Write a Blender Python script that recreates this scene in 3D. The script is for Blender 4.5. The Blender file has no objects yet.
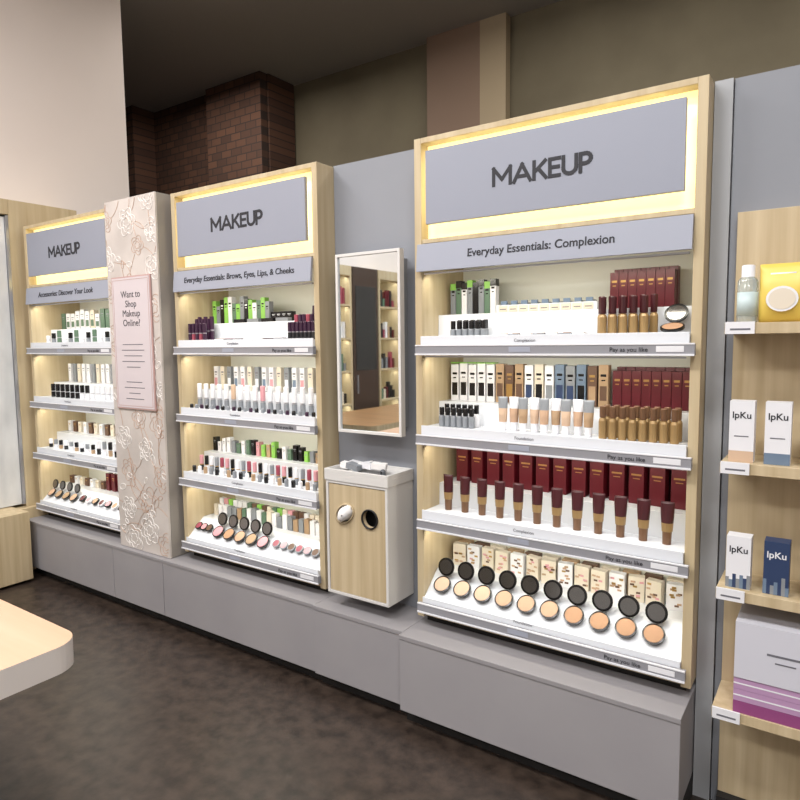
import bpy, bmesh, math, random
from mathutils import Matrix, Vector
random.seed(7)
S=bpy.context.scene
S.view_settings.view_transform='Standard'
COL=S.collection
def lin(c):
    return tuple(((x/255)/12.92 if x/255<=.04045 else ((x/255+.055)/1.055)**2.4) for x in c)+(1,)
MATS={}
def mat(name,c,rough=.5,metal=0,emis=0,ec=None,trans=0,noise=None,bump=0,spec=None,coat=0):
    if name in MATS: return MATS[name]
    m=bpy.data.materials.new(name);m.use_nodes=True
    nt=m.node_tree;b=nt.nodes['Principled BSDF']
    b.inputs['Base Color'].default_value=lin(c);b.inputs['Roughness'].default_value=rough
    b.inputs['Metallic'].default_value=metal
    if trans:b.inputs['Transmission Weight'].default_value=trans
    if coat:b.inputs['Coat Weight'].default_value=coat
    if emis:
        b.inputs['Emission Color'].default_value=lin(ec or c);b.inputs['Emission Strength'].default_value=emis
    if noise:
        sc,c2,lo,hi=noise
        tc=nt.nodes.new('ShaderNodeTexCoord');mp=nt.nodes.new('ShaderNodeMapping')
        if isinstance(sc,tuple):mp.inputs['Scale'].default_value=sc
        else:mp.inputs['Scale'].default_value=(sc,)*3
        n=nt.nodes.new('ShaderNodeTexNoise');n.inputs['Scale'].default_value=1;n.inputs['Detail'].default_value=6
        r=nt.nodes.new('ShaderNodeValToRGB');r.color_ramp.elements[0].position=lo;r.color_ramp.elements[1].position=hi
        r.color_ramp.elements[0].color=lin(c);r.color_ramp.elements[1].color=lin(c2)
        nt.links.new(tc.outputs['Object'],mp.inputs[0]);nt.links.new(mp.outputs[0],n.inputs[0])
        nt.links.new(n.outputs[0],r.inputs[0]);nt.links.new(r.outputs[0],b.inputs['Base Color'])
        if bump:
            bp=nt.nodes.new('ShaderNodeBump');bp.inputs['Strength'].default_value=bump;bp.inputs['Distance'].default_value=.01
            nt.links.new(n.outputs[0],bp.inputs['Height']);nt.links.new(bp.outputs[0],b.inputs['Normal'])
    MATS[name]=m;return m
# ---- materials
wood=mat('light_oak',(198,182,150),.5,noise=((28,28,1.6),(178,158,124),.3,.75),bump=.05)
woodl=mat('pale_oak_front',(200,182,150),.5,noise=((34,34,1.2),(174,154,120),.3,.75),bump=.05)
benchm=mat('bench_grey_laminate',(156,153,156),.45,noise=(3,(149,146,150),.3,.7))
benchtop=mat('bench_top_grey',(146,143,146),.45)
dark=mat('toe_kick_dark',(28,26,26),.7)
wallg=mat('partition_grey_blue',(138,141,149),.6,noise=(2,(132,135,143),.3,.7))
wallg2=mat('edge_trim_grey',(162,164,168),.5)
white=mat('white_paint',(238,234,228),.6)
pinkwhite=mat('wall_pale_plaster',(240,230,224),.8,noise=(1.2,(236,225,219),.3,.7))
backw=mat('display_back_white',(228,228,218),.5)
tray=mat('white_acrylic_tray',(216,219,225),.25)
strip=mat('price_channel_grey',(142,142,148),.35)
signm=mat('sign_panel_grey',(144,148,162),.5)
headm=mat('header_panel_grey',(154,158,172),.5)
txt=mat('text_charcoal',(32,32,40),.6)
glow=mat('lightbox_cream',(255,246,210),.5,emis=.8,ec=(255,236,168))
led=mat('led_diffuser',(255,250,225),.5,emis=4,ec=(255,238,178))
black=mat('glossy_black',(14,13,15),.25)
blackm=mat('satin_black',(26,25,28),.45)
chrome=mat('satin_silver',(180,180,185),.3,metal=.8)
gold=mat('gold_metal',(186,150,90),.3,metal=.7)
goldl=mat('foundation_gold',(156,128,86),.35,metal=.25)
bronze=mat('bronze_tube',(114,84,62),.35,metal=.3)
dred=mat('dark_red_carton',(86,14,26),.4)
dred2=mat('deep_wine',(56,11,19),.35)
cream=mat('cream_carton',(214,204,188),.5)
wht=mat('product_white',(224,224,229),.4)
greyc=mat('product_grey',(130,134,140),.45)
green=mat('lime_carton',(134,190,84),.45)
green2=mat('sage_carton',(88,114,94),.5)
purple=mat('aubergine_plastic',(52,24,50),.35)
pink=mat('pink_plastic',(204,146,154),.4)
rose=mat('rose_plastic',(146,66,82),.4)
blue=mat('navy_carton',(44,60,94),.45)
lblue=mat('slate_blue_carton',(104,122,144),.45)
brown=mat('brown_carton',(96,70,54),.5)
tan=mat('tan_carton',(166,138,108),.5)
beige=mat('powder_beige',(184,152,126),.8)
beige2=mat('powder_tan',(172,134,104),.8)
skinp=mat('powder_light',(196,168,144),.8)
mirrorg=mat('compact_mirror',(130,128,128),.12,metal=.9)
clear=mat('clear_bottle',(225,235,235),.1,trans=.7)
yellow=mat('yellow_pouch',(222,194,92),.4)
inkg=mat('print_grey',(104,104,112),.6)
lilac=mat('lilac_box',(176,140,176),.5)
magenta=mat('magenta_box',(140,70,120),.5)

class MB:
    def __init__(s): s.v=[];s.f=[];s.m=[];s.ms=[]
    def mi(s,m):
        if m not in s.ms:s.ms.append(m)
        return s.ms.index(m)
    def box(s,x0,x1,y0,y1,z0,z1,m,M=None):
        k=len(s.v);P=[(x,y,z) for z in (z0,z1) for x,y in ((x0,y0),(x1,y0),(x1,y1),(x0,y1))]
        if M:P=[tuple(M@Vector(p)) for p in P]
        s.v+=P;i=s.mi(m)
        for q in ((0,3,2,1),(4,5,6,7),(0,1,5,4),(1,2,6,5),(2,3,7,6),(3,0,4,7)):
            s.f.append(tuple(k+a for a in q));s.m.append(i)
    def loft(s,x,y,z,rings,mats,n=12,M=None):
        k=len(s.v)
        for rx,ry,rz in rings:
            for j in range(n):
                a=2*math.pi*j/n
                p=Vector((rx*math.cos(a),ry*math.sin(a),rz))
                p=(M@p) if M else p+Vector((x,y,z))
                s.v.append(tuple(p))
        for r in range(len(rings)-1):
            i=s.mi(mats[min(r,len(mats)-1)])
            for j in range(n):
                a=k+r*n+j;b=k+r*n+(j+1)%n
                s.f.append((a,b,b+n,a+n));s.m.append(i)
        s.f.append(tuple(k+j for j in reversed(range(n))));s.m.append(s.mi(mats[0]))
        e=k+(len(rings)-1)*n
        s.f.append(tuple(e+j for j in range(n)));s.m.append(s.mi(mats[-1]))
    def prism(s,x0,x1,prof,m):
        k=len(s.v);n=len(prof)
        for x in (x0,x1):
            for y,z in prof:s.v.append((x,y,z))
        i=s.mi(m)
        for j in range(n):
            a=k+j;b=k+(j+1)%n
            s.f.append((a,b,b+n,a+n));s.m.append(i)
        s.f.append(tuple(k+j for j in reversed(range(n))));s.m.append(i)
        s.f.append(tuple(k+n+j for j in range(n)));s.m.append(i)
    def obj(s,name,parent=None,bevel=0,smooth=False):
        me=bpy.data.meshes.new(name);me.from_pydata(s.v,[],s.f)
        for m in s.ms:me.materials.append(m)
        for p,i in zip(me.polygons,s.m):p.material_index=i
        bm=bmesh.new();bm.from_mesh(me);bmesh.ops.recalc_face_normals(bm,faces=bm.faces);bm.to_mesh(me);bm.free()
        if smooth:
            for p in me.polygons:p.use_smooth=len(p.vertices)==4
        o=bpy.data.objects.new(name,me);COL.objects.link(o)
        if parent:o.parent=parent
        if bevel:
            b=o.modifiers.new('b','BEVEL');b.width=bevel;b.segments=2;b.limit_method='ANGLE'
        return o
def empty(name):
    o=bpy.data.objects.new(name,None);COL.objects.link(o);o.empty_display_size=.1;return o
def bx(name,x0,x1,y0,y1,z0,z1,m,parent=None,bevel=0):
    b=MB();b.box(x0,x1,y0,y1,z0,z1,m);return b.obj(name,parent,bevel)
def text(name,s,x,y,z,size,m,parent=None,align='CENTER',ext=.001,rot=(90,0,0),bold=0,sp=1.0):
    c=bpy.data.curves.new(name,'FONT');c.body=s;c.size=size;c.align_x=align;c.align_y='CENTER';c.extrude=ext;c.offset=bold
    c.space_character=sp
    c.materials.append(m)
    o=bpy.data.objects.new(name,c);COL.objects.link(o);o.location=(x,y,z);o.rotation_euler=[math.radians(a) for a in rot]
    if parent:o.parent=parent
    return o
def area(name,loc,sx,sy,p,c=(1,1,1),rot=(0,0,0),parent=None):
    l=bpy.data.lights.new(name,'AREA');l.shape='RECTANGLE';l.size=sx;l.size_y=sy;l.energy=p;l.color=c
    o=bpy.data.objects.new(name,l);COL.objects.link(o);o.location=loc;o.rotation_euler=[math.radians(a) for a in rot]
    if parent:o.parent=parent
    return o
# sans-serif block letters for the big sign, built from strokes
def block_word(name,word,cx,y,zc,h,sw,m,parent):
    G={'M':(.94,[((0,0),(0,1)),((0,1),(.47,.30)),((.47,.30),(.94,1)),((.94,1),(.94,0))]),
       'A':(.88,[((0,0),(.44,1)),((.44,1),(.88,0)),((.16,.30),(.72,.30))]),
       'K':(.62,[((0,0),(0,1)),((.05,.42),(.58,1)),((.22,.58),(.62,0))]),
       'E':(.48,[((0,0),(0,1)),((0,0),(.48,0)),((0,.51),(.43,.51)),((0,1),(.48,1))]),
       'U':(.64,None),'P':(.50,None)}
    gap=.21
    W=sum(G[c][0] for c in word)+gap*(len(word)-1)
    k=MB();x=cx-W*h/2;hw=sw/2;d=[0]
    def stroke(a,b,x):
        ax,az=x+a[0]*h,zc-h/2+hw+a[1]*(h-sw);bx_,bz=x+b[0]*h,zc-h/2+hw+b[1]*(h-sw)
        L=math.hypot(bx_-ax,bz-az);an=math.atan2(bz-az,bx_-ax)
        d[0]+=1e-5
        M=Matrix.Translation((ax,y,az))@Matrix.Rotation(-an,4,'Y')
        k.box(-hw,L+hw,-.0012-d[0],0,-hw,hw,m,M)
    for c in word:
        w,st=G[c]
        if c=='U':
            st=[((0,1),(0,.35)),((w,1),(w,.35))];p=[(w/2-w/2*math.cos(t),.35-.35*math.sin(t)) for t in [math.pi*q/10 for q in range(11)]]
            st+=[(p[q],p[q+1]) for q in range(10)]
        if c=='P':
            st=[((0,0),(0,1)),((0,1),(.24,1)),((0,.44),(.24,.44))];p=[(.24+.26*math.sin(t),.72+.28*math.cos(t)) for t in [math.pi*q/8 for q in range(9)]]
            st+=[(p[q],p[q+1]) for q in range(8)]
        for a,b in st:stroke(a,b,x)
        x+=(w+gap)*h
    return k.obj(name,parent)
# ---- camera
yw=math.radians(34.508);t=math.radians(5.146);r=math.radians(-.625)
Fh=Vector((-math.sin(yw),math.cos(yw),0));R=Vector((math.cos(yw),math.sin(yw),0));Z=Vector((0,0,1))
F=Fh*math.cos(t)-Z*math.sin(t);U=Z*math.cos(t)+Fh*math.sin(t)
R,U=R*math.cos(r)+U*math.sin(r),U*math.cos(r)-R*math.sin(r)
cam=bpy.data.cameras.new('camera');co=bpy.data.objects.new('camera',cam);COL.objects.link(co)
cam.lens=644.3/800*36;cam.sensor_width=36;cam.clip_start=.05
mw=Matrix.Identity(4)
for i in range(3):mw[i][0]=R[i];mw[i][1]=U[i];mw[i][2]=-F[i]
mw.translation=Vector((0,0,1.5));co.matrix_world=mw;S.camera=co

# ---- room
floorm=mat('floor_dark_stone',(66,55,48),.36,noise=(16,(38,31,27),.34,.68),bump=.12)
bx('floor',-9,4.2,-4.7,6.2,-.1,0,floorm)
bx('ceiling',-9,4.2,-4.7,6.2,4.3,4.4,mat('ceiling_paint',(150,146,140),.8))
bx('wall_left',-4.75,-4.6,-4.6,3.03,0,4.3,pinkwhite)
bx('wall_right',4.1,4.2,-4.7,6.2,0,4.3,pinkwhite)
bx('wall_front',-9,4.1,-4.7,-4.6,0,4.3,mat('wall_front_grey',(190,188,184),.8))
bx('wall_far_left',-9.1,-9,-4.6,6.2,0,4.3,mat('wall_dark',(60,52,46),.8))
bx('wall_back',-9,4.1,5.4,5.5,0,4.3,mat('wall_olive_brown',(114,106,86),.8,noise=(1.5,(98,90,72),.3,.7)))
bm_=bpy.data.materials.new('brick_dark');bm_.use_nodes=True;nt=bm_.node_tree;b=nt.nodes['Principled BSDF'];b.inputs['Roughness'].default_value=.9
br=nt.nodes.new('ShaderNodeTexBrick');br.inputs['Color1'].default_value=lin((92,62,46));br.inputs['Color2'].default_value=lin((68,46,36));br.inputs['Mortar'].default_value=lin((50,38,32));br.inputs['Scale'].default_value=3.2
br.inputs['Mortar Size'].default_value=.02
tc=nt.nodes.new('ShaderNodeTexCoord');mp=nt.nodes.new('ShaderNodeMapping');mp.inputs['Rotation'].default_value=(math.radians(90),0,0)
nt.links.new(tc.outputs['Object'],mp.inputs[0]);nt.links.new(mp.outputs[0],br.inputs[0]);nt.links.new(br.outputs[0],b.inputs['Base Color'])
k=MB();k.box(-9,-5.06,5.0,5.38,0,4.3,bm_);k.box(-9,-7.0,4.7,4.99,0,4.3,bm_);k.box(-5.93,-5.08,4.9,4.99,0,4.3,bm_);k.obj('brick_pier')
k=MB();k.box(-3.3,-2.75,5.3,5.39,0,4.3,mat('pinkish_column',(128,106,90),.7));k.box(-2.75,-2.5,5.3,5.39,0,4.3,mat('beige_column',(160,144,118),.7));k.obj('trim_1')
k=MB()
k.box(-4.45,1.6,2.53,2.6,0,2.265,wallg)
k.obj('partition_carcass')
bx('wall_partition_1',-3.37,-2.855,2.22,2.25,.372,2.265,wallg)
bx('wall_partition_2',-1.864,-1.376,2.22,2.25,.372,2.265,wallg)
k=MB();k.box(-.35,-.30,2.19,2.25,0,2.265,wallg2);k.box(-.297,1.6,2.2,2.25,0,2.265,wallg);k.obj('wall_partition_3')

# ---- bench
def bench(x0,x1,yf,nm):
    e=empty('plinth_bench')
    bx('bench_body',x0+.0015,x1-.0015,yf+.012,2.52,.07,.353,benchm,e,.002)
    bx('bench_front',x0+.002,x1-.002,yf,yf+.012,.065,.352,benchm,e,.0015)
    bx('bench_top',x0+.0005,x1-.0005,yf-.003,2.52,.353,.371,benchtop,e,.002)
    bx('toe_kick',x0,x1,yf+.05,2.5,0,.07,dark,e)
bench(-4.37,-3.375,2.012,'')
bench(-3.375,-2.915,2.012,'')
bench(-2.915,-1.845,2.012,'')
bench(-1.845,-1.375,2.004,'')
bench(-1.375,-.352,1.975,'')

# ---- product helpers
def carton(k,x,y,z,w,d,h,m,lab=None,ink=None,top=None):
    k.box(x-w/2,x+w/2,y-d/2,y+d/2,z,z+h,m)
    if lab:k.box(x-w*.36,x+w*.36,y-d/2-.0006,y-d/2+.001,z+h*.15,z+h*.5,lab)
    if ink:
        k.box(x-w*.3,x+w*.3,y-d/2-.0008,y-d/2+.001,z+h*.72,z+h*.78,ink)
        k.box(x-w*.2,x+w*.2,y-d/2-.0008,y-d/2+.001,z+h*.62,z+h*.65,ink)
    if top:k.box(x-w/2-.0004,x+w/2+.0004,y-d/2-.0005,y+d/2+.0005,z+h*.8,z+h+.0005,top)
def bottle(k,x,y,z,r,h,body,cap,capf=.35,n=12,band=None):
    hb=h*(1-capf)
    k.loft(x,y,z,[(r*.9,r*.9,0),(r,r,.003),(r,r,hb*.85),(r*.8,r*.8,hb*.96),(r*.55,r*.55,hb),(r*.8,r*.8,hb+.0005),(r*.8,r*.8,h-.002),(r*.7,r*.7,h)],[body,body,body,body,band or cap,cap,cap],n)
def lipstick(k,x,y,z,r,h,base,cap,band=None,f=.4):
    k.loft(x,y,z,[(r,r,0),(r,r,h*f),(r*.9,r*.9,h*f+.001),(r*.9,r*.9,h*(f+.06)),(r,r,h*(f+.07)),(r,r,h-.002),(r*.8,r*.8,h)],[base,base,band or chrome,band or chrome,cap,cap],10)
def sqtube(k,x,y,z,r,h,cap,body,top,capf=.28,mid=None):
    c=h*capf
    k.loft(x,y,z,[(r*.72,r*.72,0),(r*.78,r*.78,c),(r*.9,r*.85,c+.001),(r,r*.9,c+(h-c)*.3),(r*1.1,r*.62,c+(h-c)*.55),(r*1.15,r*.3,h-.006),(r*1.18,r*.1,h)],[cap,cap,body,mid or body,top,top],12)
def compact(k,x,y,z,pm,r=.034,ang=42,lid=78):
    a=math.radians(ang);M=Matrix.Translation((x,y,z))@Matrix.Rotation(a,4,'X')
    k.loft(0,0,0,[(r*.96,r*.96,0),(r,r,.002),(r,r,.009),(r*.86,r*.86,.010),(r*.84,r*.84,.0085)],[black,black,black,pm],22,M)
    k.loft(0,0,0,[(r*.8,r*.8,.0086),(r*.8,r*.8,.0096)],[pm],22,M)
    h=M@Vector((0,r,.010))
    M2=Matrix.Translation(h)@Matrix.Rotation(math.radians(lid),4,'X')
    M2=M2@Matrix.Translation((0,r,0))
    k.loft(0,0,0,[(r*.97,r*.97,-.006),(r,r,-.004),(r,r,.001),(r*.86,r*.86,.0015)],[black],22,M2)
    k.loft(0,0,0,[(r*.78,r*.78,.0012),(r*.78,r*.78,.0022)],[mirrorg],22,M2)
SH=[1.455,1.11,.775,.437]
def lower(i):return SH[i]+.0605
UPY=2.31
DZ=.135
def upper(i):return SH[i]+.1505
# ---- display unit
def unit(x0,x1,title_sub,tsize=.052,subsize=.032):
    e=empty('makeup_display_unit')
    zt,zb=2.262,.40
    k=MB();k.box(x0,x0+.03,2.11,2.52,zb,zt,wood);k.box(x1-.03,x1,2.11,2.52,zb,zt,wood)
    k.box(x0+.03,x1-.03,2.11,2.52,zt-.02,zt,wood);k.box(x0+.03,x1-.03,2.125,2.52,zb,.43,wood)
    k.box(x0+.03,x1-.03,2.115,2.5,1.872,1.888,wood)
    k.obj('frame',e,.0015)
    bx('feet',x0+.02,x1-.02,2.15,2.5,.371,.40,dark,e)
    bx('back_panel',x0+.03,x1-.03,2.44,2.455,.43,1.875,backw,e)
    bx('lightbox',x0+.03,x1-.03,2.16,2.17,1.888,zt-.02,glow,e)
    sx0,sx1=x0+.058,x1-.058
    bx('sign_panel',sx0,sx1,2.098,2.115,1.94,2.208,signm,e,.001)
    k=MB()
    for zz in (1.958,2.19):k.box(sx0+.03,sx1-.03,2.116,2.126,zz-.006,zz+.006,led)
    for xx in (sx0+.015,sx1-.015):k.box(xx-.006,xx+.006,2.116,2.126,1.96,2.185,led)
    for xx in (sx0+.2,sx1-.2):k.box(xx-.01,xx+.01,2.127,2.16,2.05,2.07,chrome)
    k.obj('sign_led_strips',e)
    w=x1-x0
    block_word('sign_text','MAKEUP',(sx0+sx1)/2,2.0978,2.07,.067,.0122,txt,e)
    k=MB();k.prism(x0+.018,x1-.03,[(2.088,1.765),(2.10,1.765),(2.11,1.868),(2.098,1.868)],headm);k.obj('header_panel',e,.001)
    text('header_text',title_sub,(x0+x1)/2-.01,2.0925,1.818,subsize,txt,e,bold=.0004,rot=(84,0,0))
    for i,s in enumerate(SH):
        k=MB();a,b=x0+.031,x1-.031
        if i<3:prof=[(2.097,s+.002),(2.097,s+.066),(2.102,s+.066),(2.105,s+.06),(2.23,s+.06),(2.233,s+.15),(2.43,s+.15),(2.43,s+.002)]
        else:prof=[(2.097,s+.002),(2.097,s+.05),(2.102,s+.05),(2.107,s+.042),(2.21,s+DZ-.003),(2.22,s+DZ),(2.43,s+DZ),(2.43,s+.002)]
        k.prism(a,b,prof,tray);k.obj('shelf_tray_%d'%(i+1),e,.001)
        k=MB();sa,sb=x0+.02,x1-.012
        k.box(sa,sb,2.076,2.096,s-.004,s+.03,strip);k.box(sa,sb,2.072,2.08,s-.006,s,wht);k.box(sa,sb,2.074,2.08,s+.028,s+.033,wht)
        for fx in (.45,.93):
            xx=x0+w*fx;k.box(xx-.05,xx+.03,2.0745,2.076,s+.006,s+.024,wht if fx>.9 else headm)
        k.obj('price_channel_%d'%(i+1),e,.0005)
        text('shelf_label_%d'%(i+1),'Foundation' if i%2 else 'Complexion',x0+w*.45,2.096,s+.046,.016,inkg,e,ext=.0003)
        text('shelf_note_%d'%(i+1),'Pay as you like',x0+w*.80,2.0745,s+.013,.02,txt,e,ext=.0003)
        zt_=(1.765,1.45,1.105,.77)[i]-.006
        bx('led_bar_%d'%(i+1),a+.01,b-.01,2.112,2.124,zt_-.004,zt_+.002,chrome,e)
        area('shelf_light_%d'%(i+1),((x0+x1)/2,2.135,zt_-.006),w-.1,.02,1.6,(1,.945,.79),(28,0,0),e)
    return e
LX,MX,RX=(-4.368,-3.375),(-2.853,-1.866),(-1.374,-.352)
unit(*LX,'Accessories: Discover Your Look',subsize=.045)
unit(*MX,'Everyday Essentials: Brows, Eyes, Lips, & Cheeks',subsize=.0385)
unit(*RX,'Everyday Essentials: Complexion',subsize=.040)
def rng(a,b,n):return [a+(b-a)*(j+.5)/n for j in range(n)]
LY=2.165
# ===== RIGHT unit
x0,x1=RX;W=x1-x0
def X(f):return x0+.05+(W-.1)*f
z=lower(0);u=upper(0)
k=MB()
for j,x in enumerate(rng(X(.0),X(.22),8)):
    carton(k,x,UPY+.0,u,.023,.03,.125+.01*(j%2),[greyc,green2,wht,greyc,black][j%5],None,black,top=[green,black,black][j%3])
for j,x in enumerate(rng(X(.0),X(.18),6)):carton(k,x,UPY+.06,u,.028,.03,.135,[wht,green,greyc][j%3])
k.obj('boxed_concealers')
k=MB()
for x in rng(X(.08),X(.25),6):bottle(k,x,LY,z,.0115,.062,greyc,black,.5)
for x in rng(X(.09),X(.24),5):bottle(k,x,LY+.035,z,.0115,.066,greyc,black,.5)
k.obj('nail_sized_bottles')
k=MB();k.box(X(.24),X(.66),UPY-.05,UPY+.02,u,u+.03,tray)
for x in rng(X(.25),X(.65),9):
    k.box(x-.017,x+.017,UPY-.052,UPY-.05,u+.004,u+.026,cream);k.box(x-.012,x+.012,UPY-.0525,UPY-.05,u+.012,u+.015,inkg)
    k.box(x-.014,x+.014,UPY-.03,UPY+.0,u+.03,u+.036,greyc);k.box(x-.012,x+.012,UPY-.045,UPY-.035,u+.03,u+.045,lblue)
k.obj('shade_swatch_stand')
k=MB()
for j,x in enumerate(rng(X(.3),X(.66),7)):
    k.box(x-.02,x+.02,LY-.025,LY+.02,z,z+.01,greyc if j%2 else wht);k.loft(x,LY,z+.0101,[(.014,.014,0),(.014,.014,.002)],[[beige,skinp,beige2][j%3]],14)
k.obj('sample_pots')
k=MB()
for r_ in range(2):
    for j,x in enumerate(rng(X(.7),X(.93),7)):carton(k,x,UPY-.01+.05*r_,u,.029,.035,.125+.015*r_,dred,None,gold if r_==0 else None)
k.obj('dark_red_cartons')
k=MB()
for j,x in enumerate(rng(X(.68),X(.90),6)):bottle(k,x,LY+.035,z,.0135,.13,goldl,dred2,.45,band=gold)
for j,x in enumerate(rng(X(.70),X(.88),5)):bottle(k,x,LY-.01,z,.0135,.125,goldl,dred2,.45,band=gold)
k.obj('foundation_bottles')
k=MB();compact(k,X(.955),LY-.012,z+.016,beige2,.036,20,55);k.obj('powder_compact')
# shelf2
z=lower(1);u=upper(1)
k=MB()
specs=[(wht,black)]*5+[(tan,brown),(brown,gold),(tan,brown)]+[(wht,blue),(cream,black),(wht,greyc)]+[(lblue,blue),(greyc,blue),(lblue,black)]+[(brown,tan),(tan,brown)]
xs=rng(X(.0),X(.70),len(specs))
for j,(x,(m,l)) in enumerate(zip(xs,specs)):carton(k,x,UPY,u,.034,.034,.146+.004*(j%2),m,l,black if m is not brown else gold)
for x,(m,l) in list(zip(xs,specs))[:5]:k.box(x-.0175,x+.0175,UPY-.018,UPY+.018,u+.1505,u+.155,green)
k.obj('boxed_cosmetics')
k=MB()
for r_ in range(2):
    for x in rng(X(.71),X(.995),8):carton(k,x,UPY+.01+.05*r_,u,.031,.035,.13+.012*r_,dred,None,gold if r_==0 else None)
k.obj('dark_red_cartons')
k=MB()
for x in rng(X(.03),X(.2),6):bottle(k,x,LY-.01,z,.012,.075,greyc,black,.4)
for x in rng(X(.03),X(.2),6):bottle(k,x,LY+.03,z,.012,.085,wht,black,.4)
k.obj('concealer_bottles')
k=MB()
for j,x in enumerate(rng(X(.30),X(.69),9)):sqtube(k,x,LY+.01*(j%2),z,.0165,.125,wht,[skinp,beige,tan][j%3],[greyc,wht][j%2],.25)
k.obj('tinted_cream_tubes')
k=MB()
for r_ in range(2):
    for x in rng(X(.71),X(.99),8):bottle(k,x,LY-.02+.05*r_,z,.0135,.11,goldl,bronze,.35,band=gold)
k.obj('foundation_bottles')
# shelf3
z=lower(2);u=upper(2)
k=MB()
for j,x in enumerate(rng(X(.02),X(1.0),13)):
    a=math.radians(random.uniform(-8,8));M=Matrix.Translation((x,UPY+.005,0))@Matrix.Rotation(a,4,'Z')
    hh=.148
    k.box(-.026,.026,-.021,.021,u,u+hh,dred,M);k.box(-.018,.018,-.0216,-.02,u+.1,u+.106,gold,M);k.box(-.012,.012,-.0216,-.02,u+.088,u+.091,gold,M)
for j,x in enumerate(rng(X(.0),X(.98),15)):k.box(x-.026,x+.026,UPY+.045,UPY+.085,u,u+.15,dred2)
k.obj('dark_red_cartons')
k=MB()
for j,x in enumerate(rng(X(.02),X(.99),12)):
    sqtube(k,x,LY+.012,z,.019,.14,bronze,goldl,dred2,.3,mid=dred2)
k.obj('foundation_tubes')
# shelf4
u=SH[3]+DZ+.0005
k=MB()
for j,x in enumerate(rng(X(.01),X(.99),14)):
    M=Matrix.Translation((x,UPY-.01+.004*(j%3),0))@Matrix.Rotation(math.radians(random.uniform(-14,14)),4,'Z')
    k.box(-.027,.027,-.015,.015,u,u+.09,[cream,wht,cream][j%3],M)
    for q in range(9):
        zz=u+.008+random.uniform(0,.068);xx=random.uniform(-.018,.018);k.box(xx-.007,xx+.007,-.0154-.0001*q,-.014,zz,zz+.007,random.choice([tan,pink,gold,brown,beige,beige]),M)
for j,x in enumerate(rng(X(.0),X(.99),12)):k.box(x-.03,x+.03,UPY+.03,UPY+.06,u,u+.088,[tan,brown,cream][j%3])
k.obj('powder_cartons')
CY,CZ=2.148,.095
k=MB()
for j,x in enumerate(rng(X(.0),X(.97),10)):compact(k,x,CY,SH[3]+CZ,[skinp,beige,beige2][min(2,j//3)],.036)
k.obj('powder_compacts')

# ===== MIDDLE unit
x0,x1=MX;W=x1-x0
z=lower(0);u=upper(0)
k=MB()
for j,x in enumerate(rng(X(.0),X(.16),6)):lipstick(k,x,LY+.03,z,.011,.115+.01*(j%2),purple,purple)
for j,x in enumerate(rng(X(.0),X(.16),5)):lipstick(k,x,LY-.015,z,.011,.09,rose if j%2 else purple,purple)
for j,x in enumerate(rng(X(.8),X(.99),7)):lipstick(k,x,LY+.03,z,.011,.115,purple,purple if j%3 else rose)
for j,x in enumerate(rng(X(.8),X(.99),7)):lipstick(k,x,LY-.015,z,.011,.08,blackm,purple)
k.obj('mascara_tubes')
k=MB()
for j,x in enumerate(rng(X(.02),X(.5),14)):carton(k,x,UPY,u,.028,.03,.09+.05*random.random(),[green,greyc,black,green,wht,green2][j%6],None,black if j%6!=2 else wht)
for j,x in enumerate(rng(X(.5),X(.66),4)):carton(k,x,UPY+.01,u,.034,.03,.05,black,None,wht)
for j,x in enumerate(rng(X(.82),X(1.),5)):carton(k,x,UPY,u,.028,.03,.07,[purple,black,rose][j%3])
k.obj('boxed_mascaras')
k=MB()
for j,x in enumerate(rng(X(.24),X(.78),7)):
    k.box(x-.03,x+.03,LY-.03,LY+.03,z,z+.009,[wht,black,greyc,wht][j%4]);k.box(x-.024,x+.024,LY-.024,LY+.0,z+.009,z+.011,[beige,rose,brown,pink][j%4])
for j,x in enumerate(rng(X(.25),X(.7),4)):k.box(x-.04,x+.04,UPY-.06,UPY-.03,u,u+.018,[black,greyc][j%2])
k.obj('eyeshadow_palettes')
z=lower(1);u=upper(1)
k=MB()
for j,x in enumerate(rng(X(.0),X(1.),17)):lipstick(k,x,LY+.02,z,.0125,.125,greyc,[pink,wht,skinp][j%3] if j%4==1 else wht,chrome,.35)
k.obj('lip_gloss_tubes')
k=MB()
for j,x in enumerate(rng(X(.0),X(1.),17)):carton(k,x,UPY,u,.03,.03,.12,[wht,cream,greyc,wht][j%4],[pink,None,wht,lblue][j%4],inkg)
k.obj('boxed_lip_glosses')
k=MB()
for j,x in enumerate(rng(X(.0),X(1.),22)):k.loft(x,LY-.03,z,[(.009,.009,0),(.009,.009,.018),(.006,.006,.022)],[[black,greyc,purple][j%3]],8)
k.obj('sample_caps')
z=lower(2);u=upper(2)
k=MB()
for j,x in enumerate(rng(X(.0),X(1.),24)):carton(k,x,UPY-.02,u,.024,.028,.05+.03*random.random(),random.choice([wht,cream,green,pink,black,tan,green2,greyc,wht]),None,greyc)
k.obj('boxed_brow_gels')
k=MB()
for j,x in enumerate(rng(X(.0),X(1.),22)):lipstick(k,x,LY+.02,z,.0105,.08,[black,wht,greyc][j%3],[pink,black,wht,greyc,rose][j%5],gold,.35)
k.obj('lipsticks')
k=MB()
for j,x in enumerate(rng(X(.0),X(1.),20)):k.loft(x,LY-.03,z,[(.010,.010,0),(.010,.010,.03),(.007,.007,.034)],[[black,wht,tan,greyc][j%4]],8)
k.obj('sample_pots')
u=SH[3]+DZ+.0005
k=MB()
for j,x in enumerate(rng(X(.0),X(1.),24)):
    carton(k,x,UPY-.03,u,.03,.026,.055+.02*random.random(),random.choice([wht,cream,green2,pink,tan,wht,greyc]),None,None)
    carton(k,x,UPY+.01,u,.03,.026,.085,random.choice([wht,green,green2,pink,brown,cream]),None,None)
k.obj('boxed_blushes')
k=MB()
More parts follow.
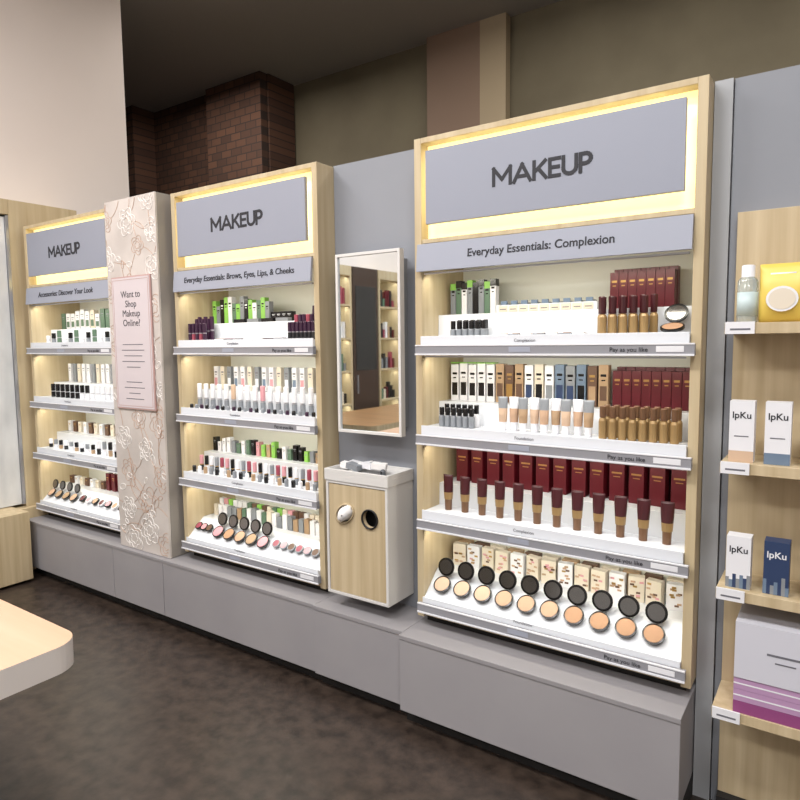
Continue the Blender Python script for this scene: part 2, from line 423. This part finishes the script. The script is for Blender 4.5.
for j,x in enumerate(rng(X(.16),X(.62),5)):compact(k,x,CY,SH[3]+CZ,[pink,beige2,beige,tan][j%4],.034)
k.obj('blush_compacts')
k=MB()
M0=Matrix.Rotation(math.radians(40),4,'X')
for j,x in enumerate(rng(X(.64),X(.98),6)):
    M=Matrix.Translation((x,2.155,SH[3]+CZ+.005))@M0;k.loft(0,0,0,[(.022,.022,0),(.022,.022,.008),(.017,.017,.009)],[greyc,greyc,[rose,pink,brown][j%3]],16,M)
for j,x in enumerate(rng(X(.0),X(.14),3)):
    M=Matrix.Translation((x,2.155,SH[3]+CZ+.005))@M0;k.loft(0,0,0,[(.022,.022,0),(.022,.022,.008),(.017,.017,.009)],[black,black,[rose,pink,brown][j%3]],16,M)
k.obj('blush_pots')
# ===== LEFT unit
x0,x1=LX;W=x1-x0
z=lower(0);u=upper(0)
k=MB()
for j,x in enumerate(rng(X(.0),X(.9),14)):carton(k,x,UPY,u,.045,.03,.08+.05*random.random(),random.choice([wht,green2,green2,cream,wht,greyc]),green2,greyc)
k.obj('boxed_skincare')
k=MB()
for j,x in enumerate(rng(X(.05),X(.95),12)):lipstick(k,x,LY,z,.013,.05+.03*(j%3)/2,[wht,greyc,green2][j%3],[wht,black,green2][j%3])
k.obj('serum_bottles')
z=lower(1);u=upper(1)
k=MB()
for j,x in enumerate(rng(X(.08),X(.98),14)):lipstick(k,x,LY,z,.013,.085,black if j<6 else wht,black if j<8 else wht)
k.obj('lipsticks')
k=MB()
for j,x in enumerate(rng(X(.05),X(.98),15)):carton(k,x,UPY,u,.034,.03,.12,[wht,greyc,cream,wht][j%4],None,greyc)
k.obj('boxed_lipsticks')
z=lower(2);u=upper(2)
k=MB()
for j,x in enumerate(rng(X(.0),X(.98),14)):lipstick(k,x,LY,z,.012,.055+.03*(j>8),[black,wht,tan][j%3],[black,wht,greyc][(j+1)%3])
k.obj('lip_pencils')
k=MB()
for j,x in enumerate(rng(X(.0),X(.98),14)):carton(k,x,UPY,u,.036,.03,.07+.05*(j>8),dred if j>8 else [wht,brown,cream][j%3],None,gold)
k.obj('boxed_lip_pencils')
u=SH[3]+DZ+.0005
k=MB()
for j,x in enumerate(rng(X(.0),X(.98),14)):carton(k,x,UPY-.01,u,.036,.03,.05+.06*(j>6),dred if j>6 else [brown,wht,cream][j%3],None,gold)
k.obj('dark_red_cartons')
k=MB()
for j,x in enumerate(rng(X(.0),X(.4),4)):compact(k,x,CY,SH[3]+CZ,[beige,tan,tan][j%3],.03)
k.obj('powder_compacts')
k=MB()
for j,x in enumerate(rng(X(.42),X(.97),7)):
    M=Matrix.Translation((x,2.155,SH[3]+CZ+.005))@M0;k.loft(0,0,0,[(.025,.025,0),(.025,.025,.01),(.019,.019,.011)],[[black,wht][j%2]]*2+[[dred,pink,beige][j%3]],16,M)
k.obj('blush_pots')

# ---- floral panel
e=empty('floral_pillar')
px0,px1=-3.335,-2.885;pz0,pz1=.373,2.266
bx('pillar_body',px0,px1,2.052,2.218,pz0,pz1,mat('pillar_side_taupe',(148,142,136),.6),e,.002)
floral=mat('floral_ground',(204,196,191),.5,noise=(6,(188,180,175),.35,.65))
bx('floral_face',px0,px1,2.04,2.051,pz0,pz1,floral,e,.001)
def splines(name,paths,m,rad):
    c=bpy.data.curves.new(name,'CURVE');c.dimensions='3D';c.bevel_depth=rad;c.bevel_resolution=0
    for pts in paths:
        seg=[]
        def flush():
            if len(seg)>2:
                sp=c.splines.new('POLY');sp.points.add(len(seg)-1)
                for q,p in zip(sp.points,seg):q.co=(p[0],2.0395,p[1],1)
        for p in pts:
            if px0+.006<p[0]<px1-.006 and pz0+.006<p[1]<pz1-.006:seg.append(p)
            else:flush();seg=[]
        flush()
    c.materials.append(m);o=bpy.data.objects.new(name,c);COL.objects.link(o);o.parent=e
rr=random.Random(3)
wp,gp=[],[]
fl=[]
for _ in range(400):
    c=(rr.uniform(px0,px1),rr.uniform(pz0,pz1))
    if all((c[0]-q[0])**2+(c[1]-q[1])**2>.15**2 for q in fl):fl.append(c)
for cx,cz in fl:
    tgt=wp if rr.random()<.6 else gp
    r0=rr.uniform(.05,.08);n=rr.choice([5,6])
    ph=rr.uniform(0,6)
    for lay in (1,.68,.38):
        pts=[]
        for q in range(61):
            a=q/60*2*math.pi
            rad=r0*lay*(.72+.3*abs(math.sin(n*a/2+ph+lay*2)))
            pts.append((cx+rad*math.cos(a)*(1.05),cz+rad*math.sin(a)))
        tgt.append(pts)
    for s_ in range(3):
        a=rr.uniform(0,6.28);L=rr.uniform(.08,.16);cv=rr.uniform(-1.2,1.2)
        pts=[];p=[cx+r0*math.cos(a),cz+r0*math.sin(a)]
        for q in range(20):
            pts.append(tuple(p));a+=cv/20;p=[p[0]+L/20*math.cos(a),p[1]+L/20*math.sin(a)]
        gp.append(pts)
        lf=[];l=rr.uniform(.035,.06)
        for q in range(25):
            tt=q/24*2*math.pi;lx=l*(1-math.cos(tt))/2;ly=l*.28*math.sin(tt)
            lf.append((p[0]+lx*math.cos(a)-ly*math.sin(a),p[1]+lx*math.sin(a)+ly*math.cos(a)))
        (gp if s_%2 else wp).append(lf)
splines('white_flower_lines',wp,mat('floral_white',(236,232,229),.5),.0022)
splines('rose_gold_lines',gp,mat('floral_rose_gold',(186,152,130),.4,metal=.2),.0016)
k=MB();pk=mat('poster_frame_rose',(184,152,148),.5)
k.box(-3.285,-2.94,2.03,2.038,1.155,1.862,pk);k.obj('poster_frame',e,.001)
pp=mat('poster_paper_blush',(206,196,200),.6)
bx('poster_face',-3.277,-2.948,2.028,2.0305,1.163,1.854,pp,e)
k=MB()
for a_,b_,c_,d_ in ((-3.268,-2.957,1.172,1.1745),(-3.268,-2.957,1.8425,1.845),(-3.268,-3.2655,1.172,1.845),(-2.9595,-2.957,1.172,1.845)):k.box(a_,b_,2.0272,2.0282,c_,d_,pk)
for q in range(5):
    ww=[.09,.10,.08,.1,.06][q];k.box(-3.1125-ww,-3.1125+ww,2.0272,2.0282,1.50-.03*q,1.504-.03*q,inkg)
for q in range(4):
    ww=[.07,.09,.05,.08][q];k.box(-3.1125-ww,-3.1125+ww,2.0272,2.0282,1.30-.03*q,1.304-.03*q,inkg)
k.obj('poster_print',e)
text('poster_text','Want to\nShop\nMakeup\nOnline?',-3.1125,2.0275,1.69,.05,txt,e,ext=.0003)

# ---- mirror
e=empty('wall_mirror')
mx0,mx1,mz0,mz1=-1.782,-1.452,1.118,1.868
fm=mat('mirror_frame_white',(214,212,210),.4)
k=MB();t_=.012
k.box(mx0,mx1,2.12,2.15,mz0,mz0+t_,fm);k.box(mx0,mx1,2.12,2.15,mz1-t_,mz1,fm);k.box(mx0,mx0+t_,2.12,2.15,mz0+t_,mz1-t_,fm);k.box(mx1-t_,mx1,2.12,2.15,mz0+t_,mz1-t_,fm)
k.obj('frame',e,.001)
bx('glass',mx0+t_,mx1-t_,2.128,2.138,mz0+t_,mz1-t_,mat('mirror_silver',(215,222,226),.02,metal=1),e)
bx('backing',mx0+.03,mx1-.03,2.14,2.219,mz0+.03,mz1-.03,greyc,e)

# ---- tissue cabinet
e=empty('tissue_waste_cabinet')
cx0,cx1,cy0,cy1,cz0,cz1=-1.785,-1.465,2.035,2.219,.435,.985
cw=mat('cabinet_white_metal',(212,210,208),.4)
k=MB();t_=.012
k.box(cx0,cx0+t_,cy0,cy1,cz0,cz1-.06,cw);k.box(cx1-t_,cx1,cy0,cy1,cz0,cz1-.06,cw);k.box(cx0+t_,cx1-t_,cy0,cy1,cz0,cz0+t_,cw)
k.box(cx0+t_,cx1-t_,cy0,cy1,cz1-.072,cz1-.06,cw)
k.obj('carcass',e,.001)
door=bx('door_panel',cx0+t_+.002,cx1-t_-.002,cy0+.003,cy0+.02,cz0+t_+.002,cz1-.075,woodl,e)
def cutter(x,z,rx,rz,ang=0):
    k=MB();M=Matrix.Translation((x,cy0+.01,z))@Matrix.Rotation(math.radians(ang),4,'Y')@Matrix.Rotation(math.radians(90),4,'X')
    k.loft(0,0,0,[(rx,rz,-.03),(rx,rz,.03)],[black],28,M);return k
cuts=[cutter(-1.685,.79,.05,.034,-35),cutter(-1.555,.785,.036,.036)]
objs=[]
for c in cuts:
    o=c.obj('cut');objs.append(o);m_=door.modifiers.new('c','BOOLEAN');m_.object=o;m_.solver='EXACT'
bpy.context.view_layer.update()
dg=bpy.context.evaluated_depsgraph_get();dg.update()
nm=bpy.data.meshes.new_from_object(door.evaluated_get(dg));door.modifiers.clear();door.data=nm
for o in objs:bpy.data.objects.remove(o)
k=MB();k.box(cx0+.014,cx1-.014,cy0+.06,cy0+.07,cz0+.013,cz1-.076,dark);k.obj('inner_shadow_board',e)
k=MB()
for (x,z_,rx,rz,ang,m_) in ((-1.685,.79,.052,.036,-35,woodl),(-1.555,.785,.039,.039,0,blackm)):
    M=Matrix.Translation((x,cy0,z_))@Matrix.Rotation(math.radians(ang),4,'Y')@Matrix.Rotation(math.radians(90),4,'X')
    n=28;kk=len(k.v)
    for rs,yy in ((1.06,-.003),(1.06,.004),(.92,.004),(.92,-.003)):
        for j in range(n):
            a=2*math.pi*j/n;k.v.append(tuple(M@Vector((rx*rs*math.cos(a),rz*rs*math.sin(a),yy))))
    i_=k.mi(m_)
    for r_ in range(4):
        for j in range(n):
            a=kk+r_*n+j;b_=kk+r_*n+(j+1)%n;c_=kk+((r_+1)%4)*n+(j+1)%n;d_=kk+((r_+1)%4)*n+j
            k.f.append((a,b_,c_,d_));k.m.append(i_)
k.obj('hole_rings',e,smooth=True)
# crumpled tissue hanging out of the slot
k=MB();tis=mat('tissue_white',(232,230,230),.9)
rt=random.Random(2)
M=Matrix.Translation((-1.68,cy0+.012,.80))
n=14;rings=[(.038,.030,.03),(.044,.034,.012),(.04,.03,-.012),(.045,.024,-.03),(.03,.018,-.045),(.004,.004,-.05)]
kk=len(k.v)
for rx,rz,yy in rings:
    for j in range(n):
        a=2*math.pi*j/n;f_=1+rt.uniform(-.22,.18)
        x_,z_=rx*f_*math.cos(a),rz*f_*math.sin(a);k.v.append(tuple(M@Vector((x_*.82-z_*.4,yy*.75,z_*.9+x_*.6-.25*abs(min(0,yy))))))
i_=k.mi(tis)
for r_ in range(len(rings)-1):
    for j in range(n):
        a=kk+r_*n+j;b_=kk+r_*n+(j+1)%n;k.f.append((a,b_,b_+n,a+n));k.m.append(i_)
k.obj('tissue',e,smooth=True)
k=MB();zt_=cz1-.06
k.box(cx0-.004,cx1+.004,cy0-.004,cy1,zt_,zt_+.03,cw)
k.box(cx0-.004,cx1+.004,cy0-.004,cy0+.006,zt_+.03,cz1-.012,cw);k.box(cx0-.004,cx0+.006,cy0+.006,cy1,zt_+.03,cz1-.012,cw);k.box(cx1-.006,cx1+.004,cy0+.006,cy1,zt_+.03,cz1-.012,cw);k.box(cx0+.006,cx1-.006,cy1-.01,cy1,zt_+.03,cz1-.012,cw)
k.box(cx0+.11,cx0+.116,cy0+.006,cy1-.01,zt_+.03,cz1-.014,cw)
k.obj('tray_top',e,.001)
k=MB();rr=random.Random(5)
for q in range(7):
    M=Matrix.Translation((cx0+.05+.03*q,2.12+rr.uniform(-.03,.03),zt_+.05+.003*q))@Matrix.Rotation(rr.uniform(-.5,.5),4,'Z')@Matrix.Rotation(rr.uniform(-.2,.2),4,'Y')
    k.box(-.03,.03,-.02,.02,-.012,.012,[tis,wht,greyc][q%3],M)
for q in range(5):
    k.loft(cx1-.06-.02*(q%3),2.09+.03*q%0.09,zt_+.0305,[(.012,.012,0),(.012,.012,.02),(.006,.006,.028)],[[wht,greyc][q%2]],10)
k.obj('cotton_pads_and_swabs',e)

# ---- left alcove
e=empty('oak_alcove_display')
k=MB();ax=-4.42
k.box(-4.6,ax,2.05,2.5,.44,2.43,wood);k.box(-4.6,ax,.6,2.05,2.335,2.43,wood);k.box(-4.6,ax,.5,.6,.44,2.43,wood);k.box(-4.6,-4.56,.6,2.05,.44,2.335,wood)
k.obj('surround',e,.002)
k=MB();k.box(-4.6,-4.21,.5,1.965,.02,.455,woodl);k.box(-4.6,-4.375,1.965,2.5,.02,.44,woodl);k.obj('base',e,.002)
k=MB();gm=mat('glossy_marble_poster',(226,226,226),.25,noise=((3,3,1.2),(196,198,200),.42,.6))
k.box(-4.5,-4.44,.62,2.03,.46,2.32,gm);k.obj('glossy_picture',e)
bx('picture_edge_trim',-4.5,-4.425,2.032,2.049,.46,2.33,chrome,e)

# ---- foreground table
def rslab(name,x0,x1,y0,y1,z0,z1,rad,m,mt,e):
    pts=[]
    for cx,cy,a0 in ((x1-rad,y1-rad,0),(x0+rad,y1-rad,90),(x0+rad,y0+rad,180),(x1-rad,y0+rad,270)):
        for q in range(9):
            a=math.radians(a0+q*90/8);pts.append((cx+rad*math.cos(a),cy+rad*math.sin(a)))
    k=MB();n=len(pts)
    for z_ in (z0,z1-.002,z1):
        for p in pts:k.v.append((p[0],p[1],z_))
    i0=k.mi(m);i1=k.mi(mt)
    for L in range(2):
        for j in range(n):
            a=L*n+j;b_=L*n+(j+1)%n;k.f.append((a,b_,b_+n,a+n));k.m.append(i0)
    k.f.append(tuple(range(n)));k.m.append(i0);k.f.append(tuple(2*n+j for j in range(n)));k.m.append(i1)
    return k.obj(name,e)
te=mat('table_edge_white',(222,216,212),.4)
tp=mat('table_top_peach_oak',(206,170,144),.4,noise=((1.5,16,16),(196,158,130),.3,.7))
def table(tx0,tx1,ty0,ty1,top,edge):
    e=empty('demo_table')
    rslab('table_top',tx0,tx1,ty0,ty1,.735,.80,.07,edge,top,e)
    bx('table_body',tx0+.25,tx1-.25,ty0+.25,ty1-.25,.05,.735,woodl,e,.003)
    bx('table_foot',tx0+.3,tx1-.3,ty0+.3,ty1-.3,0,.05,dark,e)
table(-3.0,-1.478,-.6,.797,tp,te)
table(-4.15,-3.2,-2.0,.0,mat('oak_counter_brown',(160,122,84),.4,noise=((1.5,16,16),(138,102,68),.3,.7)),woodl)

# ---- right oak shelf
e=empty('oak_wall_shelf')
xL=-.274
k=MB();k.box(xL,1.5,2.17,2.199,.06,1.87,woodl);k.obj('back_panel',e,.001)
for i,z_ in enumerate((1.542,1.153,.788,.43)):
    bx('shelf_%d'%(i+1),xL,1.5,1.99,2.17,z_-.03,z_,woodl,e,.001)
    k=MB();k.box(xL+.002,-.2,1.984,1.99,z_-.03,z_+.003,wht);k.box(-.26,-.21,1.9835,1.985,z_-.02,z_-.015,inkg);k.box(.02,.09,1.984,1.99,z_-.03,z_+.003,wht);k.obj('price_tag_%d'%(i+1),e)
bx('end_leg',xL,1.5,2.14,2.17,0,.06,dark,e)
YS=2.04
k=MB();k.loft(-.227,YS+.01,1.5422,[(.024,.024,0),(.026,.026,.004),(.026,.026,.115),(.02,.02,.125),(.017,.017,.127),(.017,.017,.158),(.014,.014,.16)],[clear,clear,clear,clear,wht,wht],20)
k.loft(-.227,YS+.01,1.5422,[(.0264,.0264,.02),(.0264,.0264,.085)],[mat('clear_label',(186,202,204),.4)],20);k.obj('toner_bottle',smooth=True)
k=MB()
def pouch(k,x,y,z,w,h):
    lv=[(.98,.004,0),(1,.014,.01),(1,.03,h*.25),(.985,.034,h*.5),(.985,.026,h*.78),(1,.006,h*.92),(1,.003,h)]
    n=28;kk=len(k.v);i_=k.mi(yellow)
    for a,b_,c_ in lv:
        for j in range(n):
            t=2*math.pi*j/n;ct,st=math.cos(t),math.sin(t)
            k.v.append((x+w/2*a*math.copysign(abs(ct)**.45,ct),y+b_*math.copysign(abs(st)**.7,st),z+c_))
    for r_ in range(len(lv)-1):
        for j in range(n):
            a=kk+r_*n+j;b_=kk+r_*n+(j+1)%n;k.f.append((a,b_,b_+n,a+n));k.m.append(i_)
    k.f.append(tuple(kk+j for j in range(n)));k.m.append(i_);k.f.append(tuple(kk+(len(lv)-1)*n+j for j in range(n)));k.m.append(i_)
PX=-.142
pouch(k,PX,YS+.02,1.5422,.115,.16)
k.loft(0,0,0,[(.038,.034,0),(.038,.034,.003)],[wht],24,Matrix.Translation((PX,YS-.0125,1.605))@Matrix.Rotation(math.radians(90),4,'X'))
k.loft(0,0,0,[(.032,.028,0),(.032,.028,.001)],[cream],24,Matrix.Translation((PX,YS-.0157,1.605))@Matrix.Rotation(math.radians(90),4,'X'))
k.box(PX-.03,PX+.03,YS-.001,YS+.004,1.662,1.676,wht);k.obj('wipes_pouch',smooth=True)
e2=empty('skincare_carton_row')
for j,x in enumerate((-.226,-.138,-.05,.035,.12)):
    k=MB();carton(k,x,YS,1.1532,.062,.05,.172,wht);k.box(x-.031,x+.031,YS-.0256,YS-.024,1.1535,1.185,[skinp,lblue,pink][j%3])
    k.box(x-.018,x+.018,YS-.0256,YS-.024,1.225,1.228,inkg);k.obj('carton_%d'%j,e2)
    text('carton_text_%d'%j,'lpKu',x,YS-.0255,1.285,.026,txt,e2,ext=.0003,bold=.0004);
e2=empty('mask_carton_row')
for j,x in enumerate((-.222,-.128,-.035,.06)):
    m_=(wht,blue,skinp,blue)[j]
    k=MB();carton(k,x,YS,.7882,.062,.05,.15,m_);
    for q in range(7):
        xx=x-.027+.009*q;k.box(xx-.0045,xx+.0045,YS-.0256,YS-.024,.789,.81+.03*random.random(),[greyc,lblue,blue][(q+j)%3])
    k.obj('carton_%d'%j,e2)
    text('carton_text_%d'%j,'lpKu',x,YS-.0255,.90,.026,txt if j%2==0 else wht,e2,ext=.0003,bold=.0004)
k=MB()
k.box(-.22,.08,1.995,2.16,.4305,.465,magenta);k.box(-.22,.08,1.995,2.16,.466,.50,lilac);k.box(-.22,.08,1.995,2.16,.501,.535,lilac)
k.box(-.22,.09,1.992,2.16,.536,.70,mat('gift_box_pale',(200,200,210),.5));k.box(-.14,-.05,1.9912,1.993,.62,.626,inkg);k.box(-.12,-.07,1.9912,1.993,.60,.604,inkg)
for z_ in (.483,.518):k.box(-.22,-.0,1.9944,1.996,z_-.002,z_+.002,wht)
k.obj('gift_box_stack')

# ---- opposite displays (seen in the mirror)
def opp(y0,y1):
    e=empty('oak_display_shelf')
    k=MB();k.box(-4.6,-4.3,y0,y0+.03,0,2.3,wood);k.box(-4.6,-4.3,y1-.03,y1,0,2.3,wood);k.box(-4.6,-4.3,y0+.03,y1-.03,2.2,2.3,wood);k.box(-4.6,-4.3,y0+.03,y1-.03,0,.5,wood)
    k.box(-4.598,-4.58,y0+.03,y1-.03,.5,2.2,backw)
    for z_ in (.85,1.2,1.55,1.9):k.box(-4.58,-4.3,y0+.03,y1-.03,z_-.02,z_,wood)
    k.obj('carcass',e)
    k=MB()
    for z_ in (.5,.85,1.2,1.55,1.9):
        for y in [y0+.06+.045*q for q in range(int((y1-y0-.08)/.045))]:
            h=random.uniform(.08,.2);k.box(-4.4,-4.36,y-.016,y+.016,z_,z_+h,random.choice([wht,green2,cream,dred,tan,greyc,rose,blackm]))
    k.obj('stocked_products',e)
    for z_ in (.83,1.18,1.53,1.88,2.19):area('display_light',(-4.34,(y0+y1)/2,z_-.004),.02,y1-y0-.1,.8,(1,.95,.8),(0,20,0),e)
opp(-1.12,-.72);opp(-2.02,-1.6);opp(-2.7,-2.1)
k=MB();k.box(-4.599,-4.3,-1.58,-1.14,0,2.3,mat('walnut_door',(66,50,40),.5));k.box(-4.3,-4.295,-1.54,-1.18,1.2,2.1,mat('door_glass_grey',(50,48,46),.15));k.box(-4.3,-4.285,-1.2,-1.185,.95,1.15,chrome);k.obj('door_1')

# ---- lights
for i,(x,y) in enumerate(((-3.4,-.2),(-1.4,-.2),(.6,-.2),(-2.4,-2.6),(1.0,-2.6))):
    e=empty('added_ceiling_panel')  # unseen panels with housings, added for the soft overall room light
    bx('housing',x-.62,x+.62,y-.32,y+.32,4.22,4.29,white,e)
    area('ceiling_fill_light',(x,y,4.2),1.2,.6,84,(1,.985,.965),(0,0,0),e)
area('added_left_wall_fill',(-3.5,1.4,4.1),.3,2.0,35,(1,.97,.95),(0,-50,0))  # added fill without a fixture, brightens the pale left wall
area('added_back_fill',(-5.0,3.9,4.2),2,.6,55,(1,.93,.86))  # added fill behind the partition, lifts the brick side
area('added_back_fill',(-1.0,3.9,4.2),3,.6,60,(1,.95,.88))  # second added fill, lifts the olive far wall
w=bpy.data.worlds.new('world');S.world=w;w.use_nodes=True
w.node_tree.nodes['Background'].inputs[0].default_value=(.8,.85,1,1);w.node_tree.nodes['Background'].inputs[1].default_value=.3
